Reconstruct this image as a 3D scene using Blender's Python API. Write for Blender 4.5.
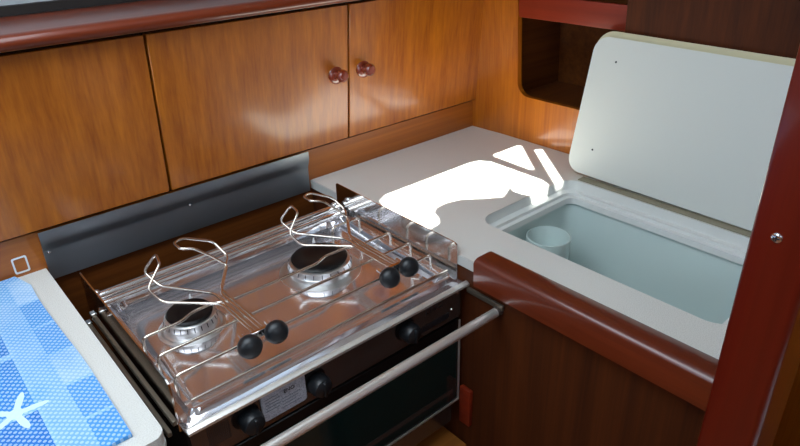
import bpy, bmesh, math, random
from mathutils import Vector, Matrix
random.seed(4)
S = bpy.context.scene
for o in list(bpy.data.objects): bpy.data.objects.remove(o)
COL = S.collection

# ------------------------------------------------------------------ camera
cam_d = bpy.data.cameras.new('camera'); cam = bpy.data.objects.new('camera', cam_d); COL.objects.link(cam)
F_PX, YAW, PITCH, ROLL = 632.4473, .7008, -.4748, -.0308
cam_d.sensor_width = 36; cam_d.sensor_fit = 'HORIZONTAL'; cam_d.lens = F_PX * 36 / 800; cam_d.clip_start = .01
fw = Vector((math.sin(YAW)*math.cos(PITCH), math.cos(YAW)*math.cos(PITCH), math.sin(PITCH)))
rt = Vector((math.cos(YAW), -math.sin(YAW), 0)); up = rt.cross(fw)
r2 = rt*math.cos(ROLL) + up*math.sin(ROLL); u2 = -rt*math.sin(ROLL) + up*math.cos(ROLL)
M = Matrix((r2, u2, -fw)).transposed().to_4x4(); M.translation = Vector((-1.1633, -1.0643, .5249))
cam.matrix_world = M
S.camera = cam

# ------------------------------------------------------------------ sky, sun, window daylight, added overhead fill, exposure
SUN_DIR = Vector((.27, .34, -.9)).normalized()
w = bpy.data.worlds.new('sky'); S.world = w; w.use_nodes = True
bg = w.node_tree.nodes['Background']; bg.inputs[0].default_value = (.62, .80, 1.0, 1); bg.inputs[1].default_value = .9
sd = bpy.data.lights.new('sun', 'SUN'); sun = bpy.data.objects.new('sun', sd); COL.objects.link(sun)
sd.energy = 30; sd.angle = math.radians(.45); sd.color = (1, .97, .9)
sun.rotation_euler = SUN_DIR.to_track_quat('-Z', 'Y').to_euler(); sun.location = (-1, -1.2, 3)
def area(name, loc, target, sx, sy, e, col):
    d = bpy.data.lights.new(name, 'AREA'); d.shape = 'RECTANGLE'; d.size = sx; d.size_y = sy; d.energy = e; d.color = col
    o = bpy.data.objects.new(name, d); COL.objects.link(o); o.location = loc
    o.rotation_euler = (Vector(target) - Vector(loc)).to_track_quat('-Z', 'Y').to_euler(); return o
area('companionway_daylight', (-1.3, -2.1, .9), (-.5, -.2, 0), .7, .5, 5, (.79, .90, 1))
area('port_window_daylight', (-2.35, -.5, .75), (-.8, -.2, .1), .6, .3, 2.5, (.66, .82, 1))
area('overhead_fill', (-1.3, -.55, .935), (-1.3, -.55, 0), .95, .9, 13, (.79, .90, 1))  # added soft lamp below the uncut ceiling, for bright edges on the chrome
S.view_settings.view_transform = 'Standard'; S.view_settings.look = 'None'
S.view_settings.gamma = 1; S.view_settings.use_curve_mapping = False; S.view_settings.exposure = .2

# ------------------------------------------------------------------ materials
def lin(h):
    c = [int(h[i:i+2], 16)/255 for i in (0, 2, 4)]
    return tuple(x/12.92 if x <= .04045 else ((x+.055)/1.055)**2.4 for x in c) + (1,)
def mat(name, col, rough=.5, metal=0, coat=0, spec=.5, coat_rough=.1):
    m = bpy.data.materials.new(name); m.use_nodes = True
    b = m.node_tree.nodes['Principled BSDF']
    b.inputs['Base Color'].default_value = lin(col) if isinstance(col, str) else col
    b.inputs['Roughness'].default_value = rough; b.inputs['Metallic'].default_value = metal
    b.inputs['Coat Weight'].default_value = coat; b.inputs['Coat Roughness'].default_value = coat_rough
    b.inputs['Specular IOR Level'].default_value = spec
    return m
def nd(m, t, **k):
    n = m.node_tree.nodes.new(t)
    for a, v in k.items(): setattr(n, a, v)
    return n
def lk(m, a, b): m.node_tree.links.new(a, b)
def wood(name, c1, c2, axis=2, scale=60, rough=.42, coat=.5, coat_rough=.12, streak=.5):
    m = mat(name, c1, rough, 0, coat, .4, coat_rough); b = m.node_tree.nodes['Principled BSDF']
    g = nd(m, 'ShaderNodeNewGeometry'); mp = nd(m, 'ShaderNodeMapping')
    sc = [scale]*3; sc[axis] = scale*.022; mp.inputs['Scale'].default_value = sc
    lk(m, g.outputs['Position'], mp.inputs['Vector'])
    n1 = nd(m, 'ShaderNodeTexNoise'); n1.inputs['Scale'].default_value = 2.6; n1.inputs['Detail'].default_value = 6; n1.inputs['Roughness'].default_value = .65
    n2 = nd(m, 'ShaderNodeTexNoise'); n2.inputs['Scale'].default_value = .8; n2.inputs['Detail'].default_value = 3
    lk(m, mp.outputs[0], n1.inputs['Vector']); lk(m, mp.outputs[0], n2.inputs['Vector'])
    mx = nd(m, 'ShaderNodeMath', operation='MULTIPLY_ADD'); mx.inputs[1].default_value = streak
    sb = nd(m, 'ShaderNodeMath', operation='MULTIPLY'); sb.inputs[1].default_value = 1 - streak
    lk(m, n2.outputs[0], sb.inputs[0]); lk(m, n1.outputs[0], mx.inputs[0]); lk(m, sb.outputs[0], mx.inputs[2])
    cr = nd(m, 'ShaderNodeValToRGB'); e = cr.color_ramp.elements
    e[0].position = .3; e[0].color = lin(c2); e[1].position = .68; e[1].color = lin(c1)
    lk(m, mx.outputs[0], cr.inputs[0]); lk(m, cr.outputs[0], b.inputs['Base Color'])
    return m
def speckle(name, c1, c2, scale=900, rough=.35, spec=.5):
    m = mat(name, c1, rough, spec=spec); b = m.node_tree.nodes['Principled BSDF']
    g = nd(m, 'ShaderNodeNewGeometry'); n = nd(m, 'ShaderNodeTexNoise'); n.inputs['Scale'].default_value = scale; n.inputs['Detail'].default_value = 2
    cr = nd(m, 'ShaderNodeValToRGB'); e = cr.color_ramp.elements
    e[0].position = .38; e[0].color = lin(c2); e[1].position = .55; e[1].color = lin(c1)
    lk(m, g.outputs['Position'], n.inputs['Vector']); lk(m, n.outputs[0], cr.inputs[0]); lk(m, cr.outputs[0], b.inputs['Base Color'])
    return m
TEAK = wood('teak_veneer_upright_grain', 'BC6C10', '863F06', 2, 70, .42, .75, .16)
TEAKH = wood('teak_veneer_lengthwise_grain', 'B06418', '84430E', 0, 60)
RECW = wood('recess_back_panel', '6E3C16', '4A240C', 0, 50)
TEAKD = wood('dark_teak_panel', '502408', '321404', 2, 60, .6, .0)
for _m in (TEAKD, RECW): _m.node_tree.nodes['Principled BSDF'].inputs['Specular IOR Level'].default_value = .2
MAHOG = wood('mahogany_rail', '783012', '541C0A', 0, 40, .32, .5, .12)
MAHOGY = wood('mahogany_rail_across', '6C2A12', '4C1A0A', 1, 40, .34, .6, .1)
REDM = wood('red_mahogany_post', '66170A', '480C05', 2, 30, .3, .8, .1)
REDR = wood('red_mahogany_fiddle', '86280A', '661A05', 1, 40, .5, .0, .2)
KNOBW = mat('varnished_red_knob', '7A2E1A', .2, 0, 1)
LAM = speckle('speckled_worktop_laminate', 'DADAD4', 'C8C7C0', 700, .3)
LAMEDGE = mat('laminate_edge', 'B9BAB6', .5)
LIDM = mat('off_white_lid_plastic', 'CBD0CB', .45); LIDE = mat('cream_lid_edge', 'C4BF9C', .55)
LINER = mat('pale_green_liner', 'C8D8D5', .4); RIMM = mat('white_rim_plastic', 'D8DBD8', .35)
CHROME = mat('polished_stainless', (.86, .85, .85, 1), .09, .96)
WIRE = mat('stainless_wire', (.80, .74, .66, 1), .22, 1)
PANM = mat('polished_pan', (.80, .78, .81, 1), .11, .91)
ALU = mat('burner_aluminium', (.78, .78, .77, 1), .32, 1)
PLATE = mat('stainless_plate', (.72, .70, .68, 1), .12, 1)
GUARD = mat('brushed_dark_steel', (.30, .33, .36, 1), .42, 1)
BLACK = mat('black_plastic', '14181C', .38); BLKG = mat('black_enamel', '08080A', .38, spec=.3)
OVENG = mat('dark_oven_glass', '0A201F', .08, spec=.6)
FASC = mat('dark_bronze_fascia', (.16, .13, .12, 1), .25, .8)
DARK = mat('dark_recess', '17100C', .8); RAILD = mat('dull_bronze_rail', (.20, .17, .13, 1), .4, .8)
BRUSH = mat('satin_stainless', (.92, .90, .85, 1), .28, .8)
LABEL = speckle('engraved_silver_plate', 'B8BECB', '8E96A4', 500, .4)
INK = mat('black_ink', '14161C', .6); WHITEP = mat('white_plastic', 'DDE0E0', .4)
CEIL = mat('white_headliner', 'DDD9CF', .8); GREYL = mat('grey_hull_lining', '9A9FA2', .6)
FLOORM = wood('teak_sole', 'A5662A', '6C3A16', 0, 30)
CUSH = mat('white_cushion_cloth', 'CFD2D8', .8); OLIVEG = mat('dull_olive', '8C8670', .5)
HOLEM = mat('screw_hole_dark', '2A3034', .6)

def towel_mat():
    m = mat('blue_patterned_cotton', '8CC4E6', .85, spec=.2); b = m.node_tree.nodes['Principled BSDF']
    g = nd(m, 'ShaderNodeNewGeometry')
    def brick(loc, wd, ht, mort, c1, c2, off=0):
        mp = nd(m, 'ShaderNodeMapping'); mp.inputs['Location'].default_value = loc; lk(m, g.outputs['Position'], mp.inputs['Vector'])
        br = nd(m, 'ShaderNodeTexBrick'); br.offset = off; br.squash = 1
        br.inputs['Scale'].default_value = 1; br.inputs['Brick Width'].default_value = wd; br.inputs['Row Height'].default_value = ht
        br.inputs['Mortar Size'].default_value = mort; br.inputs['Mortar Smooth'].default_value = .15; br.inputs['Bias'].default_value = 0
        br.inputs['Color1'].default_value = lin(c1); br.inputs['Color2'].default_value = lin(c2); br.inputs['Mortar'].default_value = lin('86B8E4')
        lk(m, mp.outputs[0], br.inputs['Vector']); return br
    big = brick((1.122+.46, .475, 0), .115, .125, .007, '1F66BE', '3C8FD8')
    sml = brick((1.118+.2, .49, 0), .2, .078, .003, '348CD8', 'BCD8EE')
    sp = nd(m, 'ShaderNodeSeparateXYZ'); lk(m, g.outputs['Position'], sp.inputs[0])
    def gt(v):
        n = nd(m, 'ShaderNodeMath', operation='GREATER_THAN'); n.inputs[1].default_value = v; lk(m, sp.outputs[0], n.inputs[0]); return n
    def mixc(f, a, bcol, mul=None):
        x = nd(m, 'ShaderNodeMix', data_type='RGBA'); lk(m, f, x.inputs[0]); lk(m, a, x.inputs[6])
        if isinstance(bcol, tuple): x.inputs[7].default_value = bcol
        else: lk(m, bcol, x.inputs[7])
        return x.outputs[2]
    c = mixc(gt(-1.124).outputs[0], big.outputs['Color'], lin('7FB2E2'))
    c = mixc(gt(-1.092).outputs[0], c, sml.outputs['Color'])
    n = nd(m, 'ShaderNodeTexNoise'); n.inputs['Scale'].default_value = 16; lk(m, g.outputs['Position'], n.inputs['Vector'])
    mr = nd(m, 'ShaderNodeMapRange'); mr.inputs[1].default_value = .45; mr.inputs[2].default_value = .7; mr.inputs[4].default_value = .5
    lk(m, n.outputs[0], mr.inputs[0]); c = mixc(mr.outputs[0], c, lin('4E9ADA'))
    # pale starfish print on a tile
    sx, sy = -1.150, -.345
    dx = nd(m, 'ShaderNodeMath', operation='SUBTRACT'); dx.inputs[1].default_value = sx; lk(m, sp.outputs[0], dx.inputs[0])
    dy = nd(m, 'ShaderNodeMath', operation='SUBTRACT'); dy.inputs[1].default_value = sy; lk(m, sp.outputs[1], dy.inputs[0])
    at = nd(m, 'ShaderNodeMath', operation='ARCTAN2'); lk(m, dy.outputs[0], at.inputs[0]); lk(m, dx.outputs[0], at.inputs[1])
    m5 = nd(m, 'ShaderNodeMath', operation='MULTIPLY_ADD'); m5.inputs[1].default_value = 5; m5.inputs[2].default_value = .6; lk(m, at.outputs[0], m5.inputs[0])
    cs = nd(m, 'ShaderNodeMath', operation='COSINE'); lk(m, m5.outputs[0], cs.inputs[0])
    h1 = nd(m, 'ShaderNodeMath', operation='MULTIPLY_ADD'); h1.inputs[1].default_value = .5; h1.inputs[2].default_value = .5; lk(m, cs.outputs[0], h1.inputs[0])
    h2 = nd(m, 'ShaderNodeMath', operation='POWER'); h2.inputs[1].default_value = 3; lk(m, h1.outputs[0], h2.inputs[0])
    rr = nd(m, 'ShaderNodeMath', operation='MULTIPLY_ADD'); rr.inputs[1].default_value = .027; rr.inputs[2].default_value = .009; lk(m, h2.outputs[0], rr.inputs[0])
    cb = nd(m, 'ShaderNodeCombineXYZ'); lk(m, dx.outputs[0], cb.inputs[0]); lk(m, dy.outputs[0], cb.inputs[1])
    ln_ = nd(m, 'ShaderNodeVectorMath', operation='LENGTH'); lk(m, cb.outputs[0], ln_.inputs[0])
    l2 = nd(m, 'ShaderNodeMath', operation='LESS_THAN'); lk(m, ln_.outputs['Value'], l2.inputs[0]); lk(m, rr.outputs[0], l2.inputs[1])
    c = mixc(l2.outputs[0], c, lin('C9E5F6'))
    # woven white dots
    mp2 = nd(m, 'ShaderNodeMapping'); mp2.inputs['Rotation'].default_value = (0, 0, math.radians(45)); mp2.inputs['Scale'].default_value = (165, 165, 0)
    lk(m, g.outputs['Position'], mp2.inputs['Vector'])
    v = nd(m, 'ShaderNodeTexVoronoi'); v.voronoi_dimensions = '2D'; v.inputs['Scale'].default_value = 1; v.inputs['Randomness'].default_value = 0
    lk(m, mp2.outputs[0], v.inputs['Vector'])
    lt = nd(m, 'ShaderNodeMath', operation='LESS_THAN'); lt.inputs[1].default_value = .34; lk(m, v.outputs['Distance'], lt.inputs[0])
    ml = nd(m, 'ShaderNodeMath', operation='MULTIPLY'); ml.inputs[1].default_value = .5; lk(m, lt.outputs[0], ml.inputs[0])
    c = mixc(ml.outputs[0], c, lin('CFE4F4'))
    lk(m, c, b.inputs['Base Color'])
    return m
TOWEL = towel_mat()

# ------------------------------------------------------------------ helpers
ORG = {}
def tag(o, label=None, cat=None, group=None, kind=None):
    if label: o['label'] = label
    if cat: o['category'] = cat
    if group: o['group'] = group
    if kind: o['kind'] = kind
    return o
def thing(name, label, cat, loc, group=None):
    o = bpy.data.objects.new(name, None); COL.objects.link(o); o.location = loc; o.empty_display_size = .03
    ORG[o] = Vector(loc); return tag(o, label, cat, group)
def build(name, bm, m, parent=None, smooth=True, bev=0, seg=2):
    if bev:
        es = [e for e in bm.edges if len(e.link_faces) == 2 and e.calc_face_angle(0) > .5]
        bmesh.ops.bevel(bm, geom=es, offset=bev, segments=seg, affect='EDGES', profile=.5)
    bmesh.ops.recalc_face_normals(bm, faces=bm.faces)
    me = bpy.data.meshes.new(name)
    if parent is not None: org = ORG[parent]
    else:
        xs = [v.co.x for v in bm.verts]; ys = [v.co.y for v in bm.verts]; zs = [v.co.z for v in bm.verts]
        org = Vector(((min(xs)+max(xs))/2, (min(ys)+max(ys))/2, min(zs)))
    for v in bm.verts: v.co -= org
    bm.to_mesh(me); bm.free()
    me.materials.append(m)
    o = bpy.data.objects.new(name, me); COL.objects.link(o); ORG[o] = org
    if parent is not None: o.parent = parent
    else: o.location = org
    if smooth:
        for p in me.polygons: p.use_smooth = True
        try: me.set_sharp_from_angle(angle=math.radians(38))
        except Exception: pass
    return o
def box(x0, x1, y0, y1, z0, z1, bm=None):
    bm = bm or bmesh.new()
    r = bmesh.ops.create_cube(bm, size=1)
    for v in r['verts']: v.co = Vector(((x0+x1)/2 + v.co.x*(x1-x0), (y0+y1)/2 + v.co.y*(y1-y0), (z0+z1)/2 + v.co.z*(z1-z0)))
    return bm
def tube(pts, r, bm=None, n=10, round_=0, closed=False):
    bm = bm or bmesh.new(); P = [Vector(p) for p in pts]
    if round_:
        Q = []; rng = range(len(P))
        for i in rng:
            if not closed and i in (0, len(P)-1): Q.append(P[i]); continue
            a, b, c = P[i-1], P[i], P[(i+1) % len(P)]
            d1 = min(round_, (a-b).length*.49); d2 = min(round_, (c-b).length*.49)
            s, e = b + (a-b).normalized()*d1, b + (c-b).normalized()*d2
            for k in range(6):
                t = k/5; Q.append(s*(1-t)**2 + b*2*t*(1-t) + e*t*t)
        P = Q
    T = []
    for i in range(len(P)):
        if closed: t = P[(i+1) % len(P)] - P[i-1]
        else: t = P[min(i+1, len(P)-1)] - P[max(i-1, 0)]
        T.append(t.normalized())
    u = T[0].orthogonal().normalized(); rings = []
    for i, p in enumerate(P):
        u = (u - T[i]*u.dot(T[i])).normalized(); v = T[i].cross(u)
        rr = r[i] if isinstance(r, (list, tuple)) else r
        rings.append([bm.verts.new(p + (u*math.cos(a)+v*math.sin(a))*rr) for a in [2*math.pi*k/n for k in range(n)]])
    m = len(rings)
    for i in range(m if closed else m-1):
        A, B = rings[i], rings[(i+1) % m]
        for k in range(n): bm.faces.new((A[k], A[(k+1) % n], B[(k+1) % n], B[k]))
    if not closed: bm.faces.new(rings[0][::-1]); bm.faces.new(rings[-1])
    return bm
def lathe(prof, origin, axis=(0, 0, 1), n=40, bm=None):
    # prof: list of (radius, height) along axis
    bm = bm or bmesh.new(); ax = Vector(axis).normalized(); u = ax.orthogonal().normalized(); v = ax.cross(u); O = Vector(origin)
    rings = []
    for r, h in prof:
        if r < 1e-6: rings.append([bm.verts.new(O + ax*h)])
        else: rings.append([bm.verts.new(O + ax*h + (u*math.cos(a)+v*math.sin(a))*r) for a in [2*math.pi*k/n for k in range(n)]])
    for A, B in zip(rings[:-1], rings[1:]):
        for k in range(n):
            if len(A) == 1 and len(B) == 1: break
            if len(A) == 1: bm.faces.new((A[0], B[k], B[(k+1) % n]))
            elif len(B) == 1: bm.faces.new((A[k], A[(k+1) % n], B[0]))
            else: bm.faces.new((A[k], A[(k+1) % n], B[(k+1) % n], B[k]))
    for R in (rings[0], rings[-1]):
        if len(R) > 2: bm.faces.new(R)
    return bm
def rrect(x0, x1, y0, y1, r, n=6):
    rs = r if isinstance(r, (tuple, list)) else (r,)*4; out = []
    for (cx, cy, a0, q) in ((x1, y1, 0, rs[0]), (x0, y1, 90, rs[1]), (x0, y0, 180, rs[2]), (x1, y0, 270, rs[3])):
        sx = -1 if cx == x1 else 1; sy = -1 if cy == y1 else 1
        if q == 0: out.append((cx, cy)); continue
        for k in range(n+1):
            a = math.radians(a0 + 90*k/n); out.append((cx + sx*q + q*math.cos(a), cy + sy*q + q*math.sin(a)))
    return out
def prism(outer, z0, z1, holes=(), f=None, bm=None):
    """extrude a 2D outline with holes; f maps (u, v, w) to a point"""
    bm = bm or bmesh.new(); f = f or (lambda u, v, w: (u, v, w))
    t = bmesh.new(); 
    for loop in [outer] + list(holes):
        vs = [t.verts.new((x, y, 0)) for x, y in loop]
        for i in range(len(vs)): t.edges.new((vs[i-1], vs[i]))
    bmesh.ops.triangle_fill(t, use_beauty=True, use_dissolve=False, edges=t.edges[:])
    t.verts.index_update(); bot = [bm.verts.new(f(v.co.x, v.co.y, z0)) for v in t.verts]; top = [bm.verts.new(f(v.co.x, v.co.y, z1)) for v in t.verts]
    for fc in t.faces:
        ix = [v.index for v in fc.verts]; bm.faces.new([top[i] for i in ix]); bm.faces.new([bot[i] for i in reversed(ix)])
    for e in t.edges:
        if len(e.link_faces) == 1:
            a, b = e.verts[0].index, e.verts[1].index; bm.faces.new((bot[a], bot[b], top[b], top[a]))
    t.free(); return bm
KB, KR = -.1021, -.079                      # the locker front and the side wall lean in a little
def leanb(bm):
    for v in bm.verts: v.co.y += KB*max(v.co.z, 0)
    return bm
def leanr(bm):
    for v in bm.verts: v.co.x += KR*max(v.co.z, 0)
    return bm
def text_mesh(body, size, depth=.0004):
    c = bpy.data.curves.new('lettering', 'FONT'); c.body = body; c.size = size; c.extrude = depth; c.align_x = 'CENTER'; c.align_y = 'CENTER'
    o = bpy.data.objects.new('lettering', c); COL.objects.link(o); dg = bpy.context.evaluated_depsgraph_get(); dg.update()
    me = bpy.data.meshes.new_from_object(o.evaluated_get(dg)); bm = bmesh.new(); bm.from_mesh(me)
    bpy.data.objects.remove(o); bpy.data.curves.remove(c); bpy.data.meshes.remove(me); return bm

# ------------------------------------------------------------------ the setting
st = lambda n, bm, m, **k: tag(build(n, bm, m, **k), kind='structure')
REC_L, REC_R = -1.03, -.512                 # sides of the cooker recess
# back wall: below worktop and the strip under the locker doors
st('wall_back', box(-2.2, -.0, .001, .03, -.9, .066), RECW, smooth=False)
st('trim_2', box(-2.2, -.001, -.0015, .0005, -.0175, .066), TEAKH, smooth=False)
# side wall with the open locker cut out
WR = [(.4, -.9), (.4, .9), (-1.9, .9), (-1.9, -.9)]
hole = rrect(-.405, -.137, .106, .42, (.03, .03, .03, .03))
st('wall_right', leanr(prism(WR, 0, .014, [hole], lambda u, v, w_: (w_, u, v))), TEAK, smooth=False)
st('floor', box(-2.6, .3, -2.6, .1, -.95, -.9), FLOORM, smooth=False)
# deckhead with made-up holes shaped to throw the sun patches onto the worktop
ZC = .95
def shift(poly): k = ZC/(-SUN_DIR.z); return [(x - SUN_DIR.x*k, y - SUN_DIR.y*k) for x, y in poly]
main = [(-.470, -.185), (-.445, -.172), (-.205, -.172), (-.180, -.178), (-.166, -.200), (-.168, -.34), (-.178, -.365), (-.205, -.385), (-.240, -.387), (-.250, -.36), (-.252, -.338), (-.240, -.318), (-.232, -.308), (-.25, -.322), (-.269, -.332), (-.289, -.340), (-.32, -.318), (-.357, -.290), (-.385, -.282), (-.414, -.284), (-.432, -.295), (-.442, -.318), (-.457, -.335), (-.49, -.34), (-.50, -.25)]
tri = [(-.128, -.176), (-.045, -.176), (-.042, -.184), (-.135, -.295), (-.141, -.29), (-.136, -.185)]
strp = [(-.040, -.222), (-.026, -.231), (-.146, -.379), (-.169, -.378)]
st('ceiling', prism([(.3, .35), (-3.3, .35), (-3.3, -3.3), (.3, -3.3)], ZC, ZC+.003, [shift(main), shift(tri), shift(strp)]), CEIL, smooth=False)  # outline runs past the walls to block sun at the windows
# thin panel over the side wall beside the open locker, coloured darker
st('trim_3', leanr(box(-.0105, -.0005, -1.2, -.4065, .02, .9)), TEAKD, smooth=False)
# far bulkheads of the cabin behind the photographer, with window openings
st('wall_left', prism([(-2.6, -.9), (.3, -.9), (.3, .95), (-2.6, .95)], -2.62, -2.6, [rrect(-1.1, 0, .35, .85, .06), rrect(-2.4, -1.4, .35, .85, .06)], lambda u, v, w_: (w_, u, v)), TEAK, smooth=False)
st('wall_front', prism([(-2.6, -.9), (.3, -.9), (.3, .95), (-2.6, .95)], -2.62, -2.6, [rrect(-1.9, -.9, -.1, .85, .05)], lambda u, v, w_: (u, w_, v)), TEAK, smooth=False)
# hull side behind the shelf
st('trim_1', box(-2.2, -.02, .112, .125, .378, .392), DARK, smooth=False)
st('wall_hull', box(-2.2, -.02, .125, .15, .36, .95), GREYL, smooth=False)

# ------------------------------------------------------------------ locker with three doors
LK = thing('galley_locker', 'long teak locker with flush doors and round red knobs behind the cooker', 'cabinet', (-.9, .02, .066))
def dbox(x0, x1, z0, z1): return leanb(box(x0, x1, -.004, .012, z0, z1))
build('carcass', leanb(box(-2.0, -.004, .016, .1, .068, .36)), DARK, LK, smooth=False)
doors = []
for x0, x1 in ((-1.24, -.8085), (-.8045, -.4125), (-.4085, -.006)):
    doors.append(build('door', dbox(x0, x1, .0715, .3465), TEAK, LK, bev=.0012, seg=1))
build('door', dbox(-1.68, -1.244, .0715, .3465), TEAK, LK, bev=.0012, seg=1)
for i, (kx, kz) in ((1, (-.443, .214)), (2, (-.374, .214))):
    y = -.004 + KB*kz
    pr = [(.0, 0), (.0125, 0), (.0125, .002), (.0105, .004), (.0065, .005), (.0055, .009), (.0075, .013), (.0092, .017), (.0088, .021), (.006, .0245), (0, .0255)]
    build('knob', lathe([(a*1.4, b*1.25) for a, b in pr], (kx, y, kz), (0, -1, .1), 28), KNOBW, doors[i])
# shelf with rounded mahogany nose above the doors
rail = []
prof = [(.11, .3635), (.11, .377), (-.055, .377)] + [(-.058 - .014*math.sin(a), .3655 + .0115*math.cos(a)) for a in [math.pi*k/10 for k in range(0, 11)]] + [(-.0505, .354), (-.0435, .3635)]
tag(build('shelf_rail', prism(prof, -2.2, -.012, (), lambda u, v, w_: (w_, u, v)), MAHOG), 'varnished reddish shelf board with rounded nose running above the locker doors', 'shelf')

# ------------------------------------------------------------------ steel heat guard on the back wall
HG = thing('heat_guard', 'grey bent steel strip screwed to the wall behind the cooker', 'guard', (-.77, -.01, -.01))
gp = [(-.006, -.008), (-.010, -.010), (-.0115, .040), (-.016, .048), (-.014, .068), (-.0125, .068), (-.0145, .0465), (-.0095, .038), (-.008, -.006)]
gp = [(-.0085, -.019), (-.0085, .030), (-.010, .038), (-.0135, .046), (-.0165, .056), (-.0165, .070), (-.018, .070), (-.0185, .056), (-.0155, .045), (-.012, .037), (-.0105, .030), (-.0105, -.019)]
build('plate', prism(gp, -1.028, -.519, (), lambda u, v, w_: (w_, u, v)), GUARD, HG)
for x, z in ((-1.020, .030), (-.778, .034)):
    build('screw', lathe([(0, 0), (.0022, 0), (.0018, .001), (0, .0014)], (x, -.0115, z), (0, -1, 0), 14), CHROME, HG)

# ------------------------------------------------------------------ right worktop with the cold box opening
HX0, HX1, HY0, HY1 = -.395, -.118, -.825, -.372
op = rrect(HX0, HX1, HY0, HY1, .035, 8)
WT = thing('worktop', 'pale speckled worktop in the corner, partly in bright sun', 'worktop', (-.25, -.5, -.018))
build('slab', prism(rrect(-.508, -.0005, -.866, -.0015, .001, 1), -.017, 0, [op]), LAM, WT, smooth=False)
build('edging', box(-.511, -.508, -.866, -.0015, -.0175, -.0004), LAMEDGE, WT, smooth=False)
# fiddle rail
prf = [(-.527, -.030), (-.5285, .012), (-.526, .0165), (-.520, .0195), (-.492, .0195), (-.486, .0175), (-.4845, .013), (-.4845, .0006), (-.5115, .0006), (-.5115, -.030)]
fid = prism(prf, -.8695, -.487, (), lambda u, v, w_: (u, w_, v))
tag(build('fiddle_rail', fid, MAHOGY), 'reddish brown wooden rail along the front edge of the corner worktop', 'rail')
CB = thing('base_cabinet', 'dark wooden cabinet side under the corner worktop, right of the cooker', 'cabinet', (-.45, -.6, -.9))
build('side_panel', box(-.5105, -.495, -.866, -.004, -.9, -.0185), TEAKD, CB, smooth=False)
build('block', box(-.5205, -.511, -.480, -.4545, -.345, -.262), REDR, CB, bev=.002)

# cold box liner
CL = thing('cold_box', 'pale green moulded cold box sunk into the corner worktop, lid open', 'cool box', (-.25, -.6, -.38))
def ring(o1, o2, z1, z2, bm):
    pass
lin_bm = bmesh.new()
def loops(specs, bm, n=8):
    prev = None
    for (dx, r, z) in specs:
        L = [bm.verts.new((x, y, z)) for x, y in rrect(HX0+dx, HX1-dx, HY0+dx, HY1-dx, max(r, .004), n)]
        if prev:
            for i in range(len(L)): bm.faces.new((prev[i-1], prev[i], L[i], L[i-1]))
        prev = L
    return prev
rb = bmesh.new(); loops([(.0008, .034, -.0006), (.0012, .034, -.020), (.012, .026, -.0215), (.0135, .025, -.020), (.016, .023, -.020), (.0165, .022, -.026), (.025, .018, -.027), (.0255, .018, -.039), (.012, .026, -.041), (.0012, .034, -.041), (.0012, .034, -.021)], rb)
build('rim', rb, RIMM, CL)
lb = bmesh.new(); last = loops([(.0125, .026, -.0415), (.017, .030, -.044), (.018, .03, -.06), (.024, .04, -.33), (.034, .045, -.35), (.06, .03, -.355)], lb); lb.faces.new(last)
build('liner', lb, LINER, CL)
cup = lathe([(.0, -.10), (.040, -.10), (.042, -.055), (.040, -.054), (.037, -.098), (0, -.098)], (-.268, -.440, .0), (0, 0, 1), 32)
build('drain_moulding', cup, LINER, CL)
build('olive_strip', box(-.116, -.096, -.805, -.392, .0003, .0022), OLIVEG, CL, bev=.0004, seg=1)  # olive strip on the worktop along the lower edge of the lid

# lid leaning open on the side wall
LD = thing('leaning_lid', 'off-white rounded rectangular lid standing open against the side wall', 'lid', (-.09, -.58, .003))
LH = .2725; lx0 = -.0985; ang = .2017
def lidf(u, v, w_): # u along y, v up the lid, w thickness (positive = away from the box)
    return (lx0 + v*math.sin(ang) + w_*math.cos(ang), u - v*.012, .0085 + v*math.cos(ang) - w_*math.sin(ang) + .012*(u + .354))
out = rrect(-.812, -.350, 0, LH, .030, 8)
build('panel', prism(out, 0, .003, (), lidf), LIDM, LD, bev=.0008, seg=2)
build('core', prism(rrect(-.811, -.3515, .001, LH+.0115, (.036, .030, .029, .029), 8), .0032, .018, (), lidf), LIDE, LD, bev=.001, seg=1)
n_ = Vector(lidf(0, 0, -1)) - Vector(lidf(0, 0, 0))
for u, v in ((-.4045, .229), (-.3997, .054)):
    build('screw_hole', lathe([(0, 0), (.0021, 0), (.0021, .0005), (0, .0005)], lidf(u, v, 0), n_, 12), HOLEM, LD)

# ------------------------------------------------------------------ open locker in the side wall
NB = thing('open_locker', 'dark open cubby with rounded corners in the side wall behind the lid', 'shelf', (.1, -.27, .1))
bx = bmesh.new()
for b in ((.0142, .20, -.44, -.105, .085, .095), (.0142, .20, -.44, -.105, .45, .46), (.0142, .20, -.105, -.095, .085, .46), (.0142, .20, -.45, -.44, .085, .46), (.20, .21, -.45, -.095, .085, .46)): box(*b, bm=bx)
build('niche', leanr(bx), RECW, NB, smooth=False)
build('shelf_board', leanr(box(.0155, .198, -.438, -.107, .283, .293)), TEAKD, NB, smooth=False)
build('retaining_rail', leanr(box(.0012, .0135, -.4045, -.1375, .284, .333)), REDR, NB, bev=.002)

# ------------------------------------------------------------------ post at the right
PT = thing('support_post', 'thick red mahogany upright post with rounded edges at the end of the worktop', 'post', (-.5, -.93, -.9))
build('post', prism(rrect(-.545, -.455, -.927, -.869, (.008, .003, .009, .010), 8), -.9, .94), REDM, PT)
sc = lathe([(0, 0), (.0052, 0), (.005, .0008), (.0035, .0016), (0, .0019)], (-.5452, -.893, .224), (-1, 0, 0), 20)
build('sealing_strip', box(-.530, -.500, -.8688, -.8664, .0002, .30), WHITEP, PT, bev=.0006, seg=1)
scr = build('screw', sc, CHROME, PT)
cr = box(-.5476, -.5470, -.8962, -.8898, .2235, .2245); box(-.5476, -.5470, -.8935, -.8925, .2208, .2272, bm=cr)
build('slot', cr, INK, scr, smooth=False)

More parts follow.
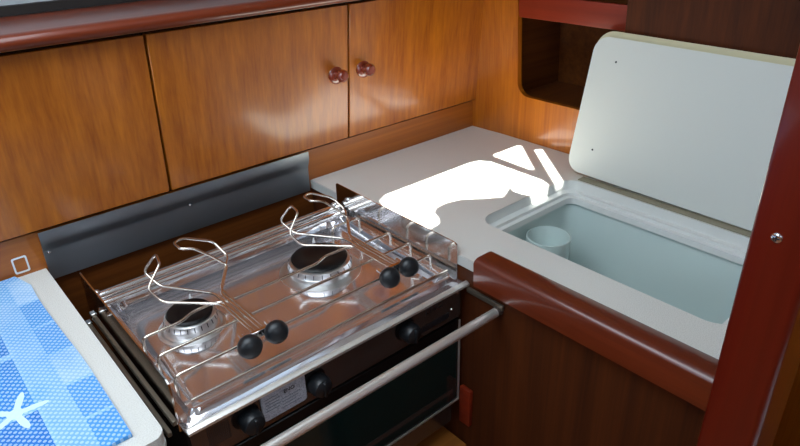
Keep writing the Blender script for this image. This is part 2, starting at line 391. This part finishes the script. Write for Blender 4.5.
# ------------------------------------------------------------------ left worktop, towel, hook
LW = thing('worktop', 'grey-white worktop left of the cooker, under the blue towel', 'worktop', (-1.3, -.25, -.02))
build('slab', prism(rrect(-1.75, REC_L, -.492, -.0015, (.001, .001, .001, .016), 6), -.017, 0), LAM, LW, smooth=False)
build('edging', prism(rrect(-1.75, REC_L+.0008, -.4928, -.0015, (.001, .001, .001, .017), 6), -.022, -.0175), LAMEDGE, LW, smooth=False)
CL2 = thing('base_cabinet', 'wooden cabinet under the worktop left of the cooker', 'cabinet', (-1.3, -.25, -.9))
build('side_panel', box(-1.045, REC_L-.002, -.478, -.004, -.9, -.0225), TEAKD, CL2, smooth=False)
build('front_panel', box(-1.7, -1.051, -.478, -.46, -.9, -.0225), MAHOG, CL2, smooth=False)
# towel: a woven cloth lying flat with slight waves
nx, ny = 80, 80; top = []; bot = []; tb = bmesh.new()
def edge_x(t): return -1.060 - .006*math.sin(t*6.0)*(1-t) - .016*max(0, .10-t)/.10
for j in range(ny+1):
    t = j/ny; y = -.006 - t*.464; rt_ = []; rb_ = []
    for i in range(nx+1):
        q = i/nx; x = edge_x(t)*(1-q) + (-1.62)*q
        z = .0048 + .0010*math.sin(x*40+y*13) + .0008*math.sin(y*47+x*9)
        yy = y - .012*q*t
        rt_.append(tb.verts.new((x, yy, z))); rb_.append(tb.verts.new((x, yy, .0008)))
    top.append(rt_); bot.append(rb_)
for j in range(ny):
    for i in range(nx):
        tb.faces.new((top[j][i], top[j][i+1], top[j+1][i+1], top[j+1][i])); tb.faces.new((bot[j][i], bot[j+1][i], bot[j+1][i+1], bot[j][i+1]))
for j in range(ny):
    for i in (0, nx): tb.faces.new((top[j][i], top[j+1][i], bot[j+1][i], bot[j][i]))
for i in range(nx):
    for j in (0, ny): tb.faces.new((top[j][i], top[j][i+1], bot[j][i+1], bot[j][i]))
TW = tag(build('tea_towel', tb, TOWEL), 'blue and white patterned cloth with dots lying on the left worktop', 'towel')
# loop of the towel and the hook plate
tag(build('wall_hook', prism(rrect(-1.0735, -1.0515, .006, .034, .003), -.0005, -.003, [rrect(-1.071, -1.054, .0085, .0315, .002), ], lambda u, v, w_: (u, w_, v)), WHITEP), 'small white square hook on the wall at the top of the towel', 'hook')

# ------------------------------------------------------------------ cooker
ST = thing('cooker', 'stainless steel two-burner boat cooker with black oven in the recess', 'cooker', (-.756, -.28, -.36))
SX0, SX1, SY0, SY1 = -1.0, -.514, -.455, -.100
ZP = -.048
# pan top: dished tray with rolled rim
pb = bmesh.new()
def sloops(specs, bm, n=6):
    prev = None
    for (d, r, z) in specs:
        L = [bm.verts.new((x, y, z)) for x, y in rrect(SX0+.004+d, SX1-.004-d, SY0+d, SY1-d, max(r, .002), n)]
        if prev:
            for i in range(len(L)): bm.faces.new((prev[i-1], prev[i], L[i], L[i-1]))
        else: first = L
        prev = L
    return prev
last = sloops([(.000, .004, -.052), (-.004, .004, -.050), (-.005, .004, -.044), (0, .006, -.040), (.006, .010, -.0385), (.008, .012, -.036), (.011, .014, -.030), (.017, .018, -.030), (.021, .020, -.036), (.026, .022, -.050), (.033, .020, ZP-.0055), (.04, .018, ZP-.006)], pb)
pb.faces.new(last)
pan = build('hob_tray', pb, PANM, ST)
# rolled rail along the back
build('back_rail', tube([(SX0+.006, -.110, -.024), (SX1-.006, -.110, -.024)], .0085, n=16), CHROME, ST)
build('back_rail', tube([(SX0+.006, -.127, -.029), (SX1-.006, -.127, -.029)], .0065, n=14), CHROME, ST)
for x in (SX0+.012, SX1-.016):
    build('bolt', lathe([(0, 0), (.005, 0), (.005, .004), (.003, .006), (0, .0065)], (x, -.112, -.0155), (0, 0, 1), 12), CHROME, ST)
# side plates
for x, wd in ((SX0-.0022, .0022), (SX1, .0022)):
    o2 = [(-.438, -.056), (-.438, .013), (-.4365, .0185), (-.432, .0215), (-.426, .0225), (-.103, .0245), (-.100, .022), (-.100, -.056)]
    build('side_plate', prism(o2, x, x+wd, (), lambda u, v, w_: (w_, u, v)), PLATE, ST, bev=.0006, seg=1)
# burners
def burner(cx, cy, R):
    b = build('burner', lathe([(0, -.056), (R*1.32, -.056), (R*1.34, -.0535), (R*1.22, -.052), (R*1.12, -.0535), (R*1.02, -.052), (R*.98, -.046), (R*1.04, -.0445), (R*1.06, -.040), (R*1.0, -.032), (R*.9, -.030), (0, -.030)], (cx, cy, 0), n=56), ALU, ST)
    build('burner_cap', lathe([(0, -.0295), (R*.90, -.0295), (R*.92, -.027), (R*.86, -.0245), (R*.5, -.0235), (R*.42, -.025), (0, -.0255)], (cx, cy, 0), n=56), BLKG, b)
    build('igniter', lathe([(0, -.05), (.0028, -.05), (.0028, -.032), (.0016, -.030), (.0012, -.026), (0, -.026)], (cx+R*.55, cy+R*1.15, 0), n=12), WHITEP, b)
    # slots round the crown
    sb = bmesh.new()
    for k in range(24):
        a = 2*math.pi*k/24; c, s = math.cos(a), math.sin(a); p0 = Vector((cx+R*1.053*c, cy+R*1.053*s, -.0405)); p1 = Vector((cx+R*1.012*c, cy+R*1.012*s, -.0335))
        tube([p0, p1], .0008, sb, n=5)
    build('flame_slots', sb, INK, b)
burner(-.896, -.243, .038); burner(-.656, -.242, .0535)
# wire rack: bars running left to right with down-turned ends
ZB = -.006
def bar(pts): build('rack_bar', tube(pts, .0024, n=10, round_=.009), WIRE, ST)
for y, xe in ((-.290, -.534), (-.343, -.533), (-.397, -.536)):
    kink = []
    if y == -.290: kink = [(-.925, y, ZB), (-.905, y+.011, ZB), (-.873, y+.013, ZB), (-.85, y, ZB), (-.69, y, ZB), (-.67, y+.010, ZB), (-.628, y+.010, ZB), (-.60, y, ZB)]
    bar([(-.982, y, ZP-.002), (-.982, y, ZB)] + kink + [(xe, y, ZB), (xe, y, ZP-.002)])
bar([(-.60, -.204, ZP-.002), (-.60, -.204, ZB), (-.538, -.204, ZB), (-.538, -.204, ZP-.002)])
# front cross bars (front to back) at each end
for x in (-.984, -.524):
    build('rack_bar', tube([(x, -.152, ZP+.014), (x, -.425, ZP+.014)], .0022, n=10), WIRE, ST)
build('rack_bar', tube([(-.978, -.430, -.026), (-.530, -.430, -.026)], .003, n=10), WIRE, ST)
# pot clamps
def clamp(ox, oy):
    c = bmesh.new(); T = lambda L: [(x+ox, y+oy, z+.002) for x, y, z in L]
    lf = [(-.861, -.402, 0), (-.861, -.268, 0), (-.914, -.189, 0), (-.926, -.164, .020), (-.904, -.172, .046), (-.911, -.205, .046), (-.941, -.219, .020), (-.929, -.236, 0), (-.8660, -.300, 0), (-.8660, -.402, 0)]
    rf = [(-.8480, -.402, 0), (-.8480, -.262, 0), (-.793, -.178, 0), (-.803, -.150, .021), (-.852, -.151, .046), (-.870, -.158, .0465), (-.870, -.185, .0465), (-.852, -.192, .044), (-.827, -.197, .021), (-.808, -.205, 0), (-.854, -.275, 0), (-.854, -.402, 0)]
    tube(T(lf), .0021, c, 10, .009); tube(T(rf), .0021, c, 10, .009)
    w_ = build('pot_clamp', c, WIRE, ST)
    tb = box(-.872+ox, -.842+ox, -.402+oy, -.396+oy, -.003, .006)
    build('clamp_bracket', tb, PLATE, w_, bev=.0006, seg=1)
    for kx, ky in ((-.883, -.413), (-.840, -.409)):
        tube([(kx+ox, ky+oy+.016, 0), (kx+ox, ky+oy+.045, -.001)], .0035, None)
        pr = [(0, -.012), (.006, -.012), (.0065, -.008), (.0135, -.006), (.0165, -.001), (.0168, .005), (.0145, .011), (.009, .0145), (0, .0155)]
        k_ = build('clamp_knob', lathe(pr, (kx+ox, ky+oy, -.001), (-.25, -1, .15), 28), BLACK, w_)
        build('stud', tube([(kx+ox, ky+oy+.008, -.002), (kx+ox+.002, ky+oy+.030, -.002)], .0034, n=10), CHROME, w_)
clamp(0, 0); clamp(.246, .003)
# body, fascia, oven
build('body', box(SX0+.010, SX1-.006, -.436, -.115, -.36, -.0545), FASC, ST, bev=.002)
build('front_lip', prism([(-.4645, -.0465), (-.4645, -.0425), (-.4600, -.0395), (-.4565, -.0395), (-.4565, -.0465)], SX0, SX1+.002, (), lambda u, v, w_: (w_, u, v)), BRUSH, ST)
fas = build('control_fascia', box(SX0+.004, SX1-.002, -.4500, -.4365, -.112, -.0475), FASC, ST, bev=.001, seg=1)
for cx, cz in ((-.918, -.078), (-.811, -.081), (-.640, -.078)):
    k = build('control_knob', lathe([(0, -.002), (.0155, -.002), (.0165, .002), (.0162, .014), (.014, .020), (.008, .023), (0, .0235)], (cx, -.452, cz), (0, -1, 0), 32), BLACK, ST)
    build('grip', box(cx-.0022, cx+.0022, -.4775, -.468, cz-.012, cz+.012), BLACK, k, bev=.0015)
    build('bezel', lathe([(0, 0), (.0195, 0), (.0195, .0012), (.017, .0018), (0, .0018)], (cx-.003, -.4502, cz+.004), (0, -1, 0), 32), BLKG, ST)
lp = build('maker_plate', prism(rrect(-.898, -.829, -.100, -.0525, .005, 5), -.4505, -.4535, (), lambda u, v, w_: (u, w_, v)), LABEL, ST, smooth=False)
def put_text(body, size, x, y, z, m, name, parent):
    t = text_mesh(body, size, .0003)
    for v in t.verts: v.co = Vector((x + v.co.x, y - v.co.z, z + v.co.y))
    build(name, t, m, parent, smooth=False)
put_text('ENO', .0085, -.855, -.4539, -.066, INK, 'lettering', lp)
ln = bmesh.new()
for i in range(5): box(-.893, -.872 + .003*(i % 2), -.4538, -.4535, -.065-.005*i, -.0642-.005*i, ln)
for i in range(4): box(-.868, -.838 - .004*(i % 3), -.4538, -.4535, -.077-.005*i, -.0763-.005*i, ln)
build('engraving', ln, mat('grey_ink', '5E6672', .6), lp, smooth=False)
put_text('ENO', .019, -.578, -.4503, -.0665, INK, 'lettering', fas)
vb = bmesh.new()
for i in range(12):
    for j in range(12): box(-.974+i*.0026, -.9728+i*.0026, -.4506, -.4500, -.094+j*.0026, -.0928+j*.0026, vb)
build('vent_grille', vb, INK, fas, smooth=False)
for x, z in ((-.5235, -.062), (-.612, -.094), (-.538, -.089)):
    build('screw', lathe([(0, 0), (.0028, 0), (.0022, .0012), (0, .0016)], (x, -.4502, z), (0, -1, 0), 14), CHROME, fas)
build('vent_slot', box(-.606, -.545, -.4508, -.4498, -.102, -.091), INK, fas, smooth=False)
# oven door
od = build('oven_door', box(SX0+.006, SX1-.004, -.4500, -.4365, -.297, -.116), BLKG, ST, bev=.0012, seg=1)
build('glass', box(SX0+.016, SX1-.012, -.4508, -.4502, -.288, -.135), OVENG, od, smooth=False)
fr = box(SX1-.0075, SX1-.0045, -.4525, -.4502, -.296, -.118); box(SX0+.008, SX1-.0045, -.4525, -.4502, -.296, -.293, fr)
build('chrome_edge', fr, BRUSH, od, smooth=False)
build('inner_strip', box(SX0+.02, SX1-.02, -.4514, -.4509, -.272, -.262), FASC, od, smooth=False)
# side hinge rails between cooker and left cabinet
for x, z in ((-1.0085, -.024), (-1.0175, -.036)):
    build('gimbal_rail', box(x-.003, x+.003, -.452, -.150, z-.008, z), RAILD, ST, bev=.001, seg=1)
    build('rail_clip', box(x-.0042, x+.0042, -.158, -.146, z-.0085, z+.003), PLATE, ST, bev=.001, seg=1)

# ------------------------------------------------------------------ crash bar
CR = thing('crash_bar', 'polished steel grab bar crossing in front of the oven', 'grab bar', (-.77, -.53, -.07))
build('bar', tube([(-1.022, -.530, -.062), (-.492, -.530, -.062)][:1] + [(-.516, -.530, -.062)], .0075, n=20), BRUSH, CR)
build('end_cap', lathe([(0, -.004), (.0085, -.004), (.0085, .006), (0, .006)], (-.5175, -.530, -.062), (1, 0, 0), 20), FASC, CR)
build('bracket', box(-.5165, -.512, -.540, -.462, -.058, -.048), RAILD, CR, bev=.001)
build('bracket', box(-1.0275, -1.022, -.540, -.492, -.072, -.052), RAILD, CR, bev=.001)

# recess floor and cushion behind the post
tag(build('recess_shelf', box(REC_L+.002, REC_R-.002, -.47, -.004, -.42, -.40), FLOORM, smooth=False), 'orange-brown wooden shelf at the bottom of the cooker recess', 'shelf')
tag(build('seat_cushion', box(-.60, -.20, -1.5, -1.12, -.40, -.28), CUSH, bev=.02, seg=3), 'white cushion just visible past the post, lower right', 'cushion')
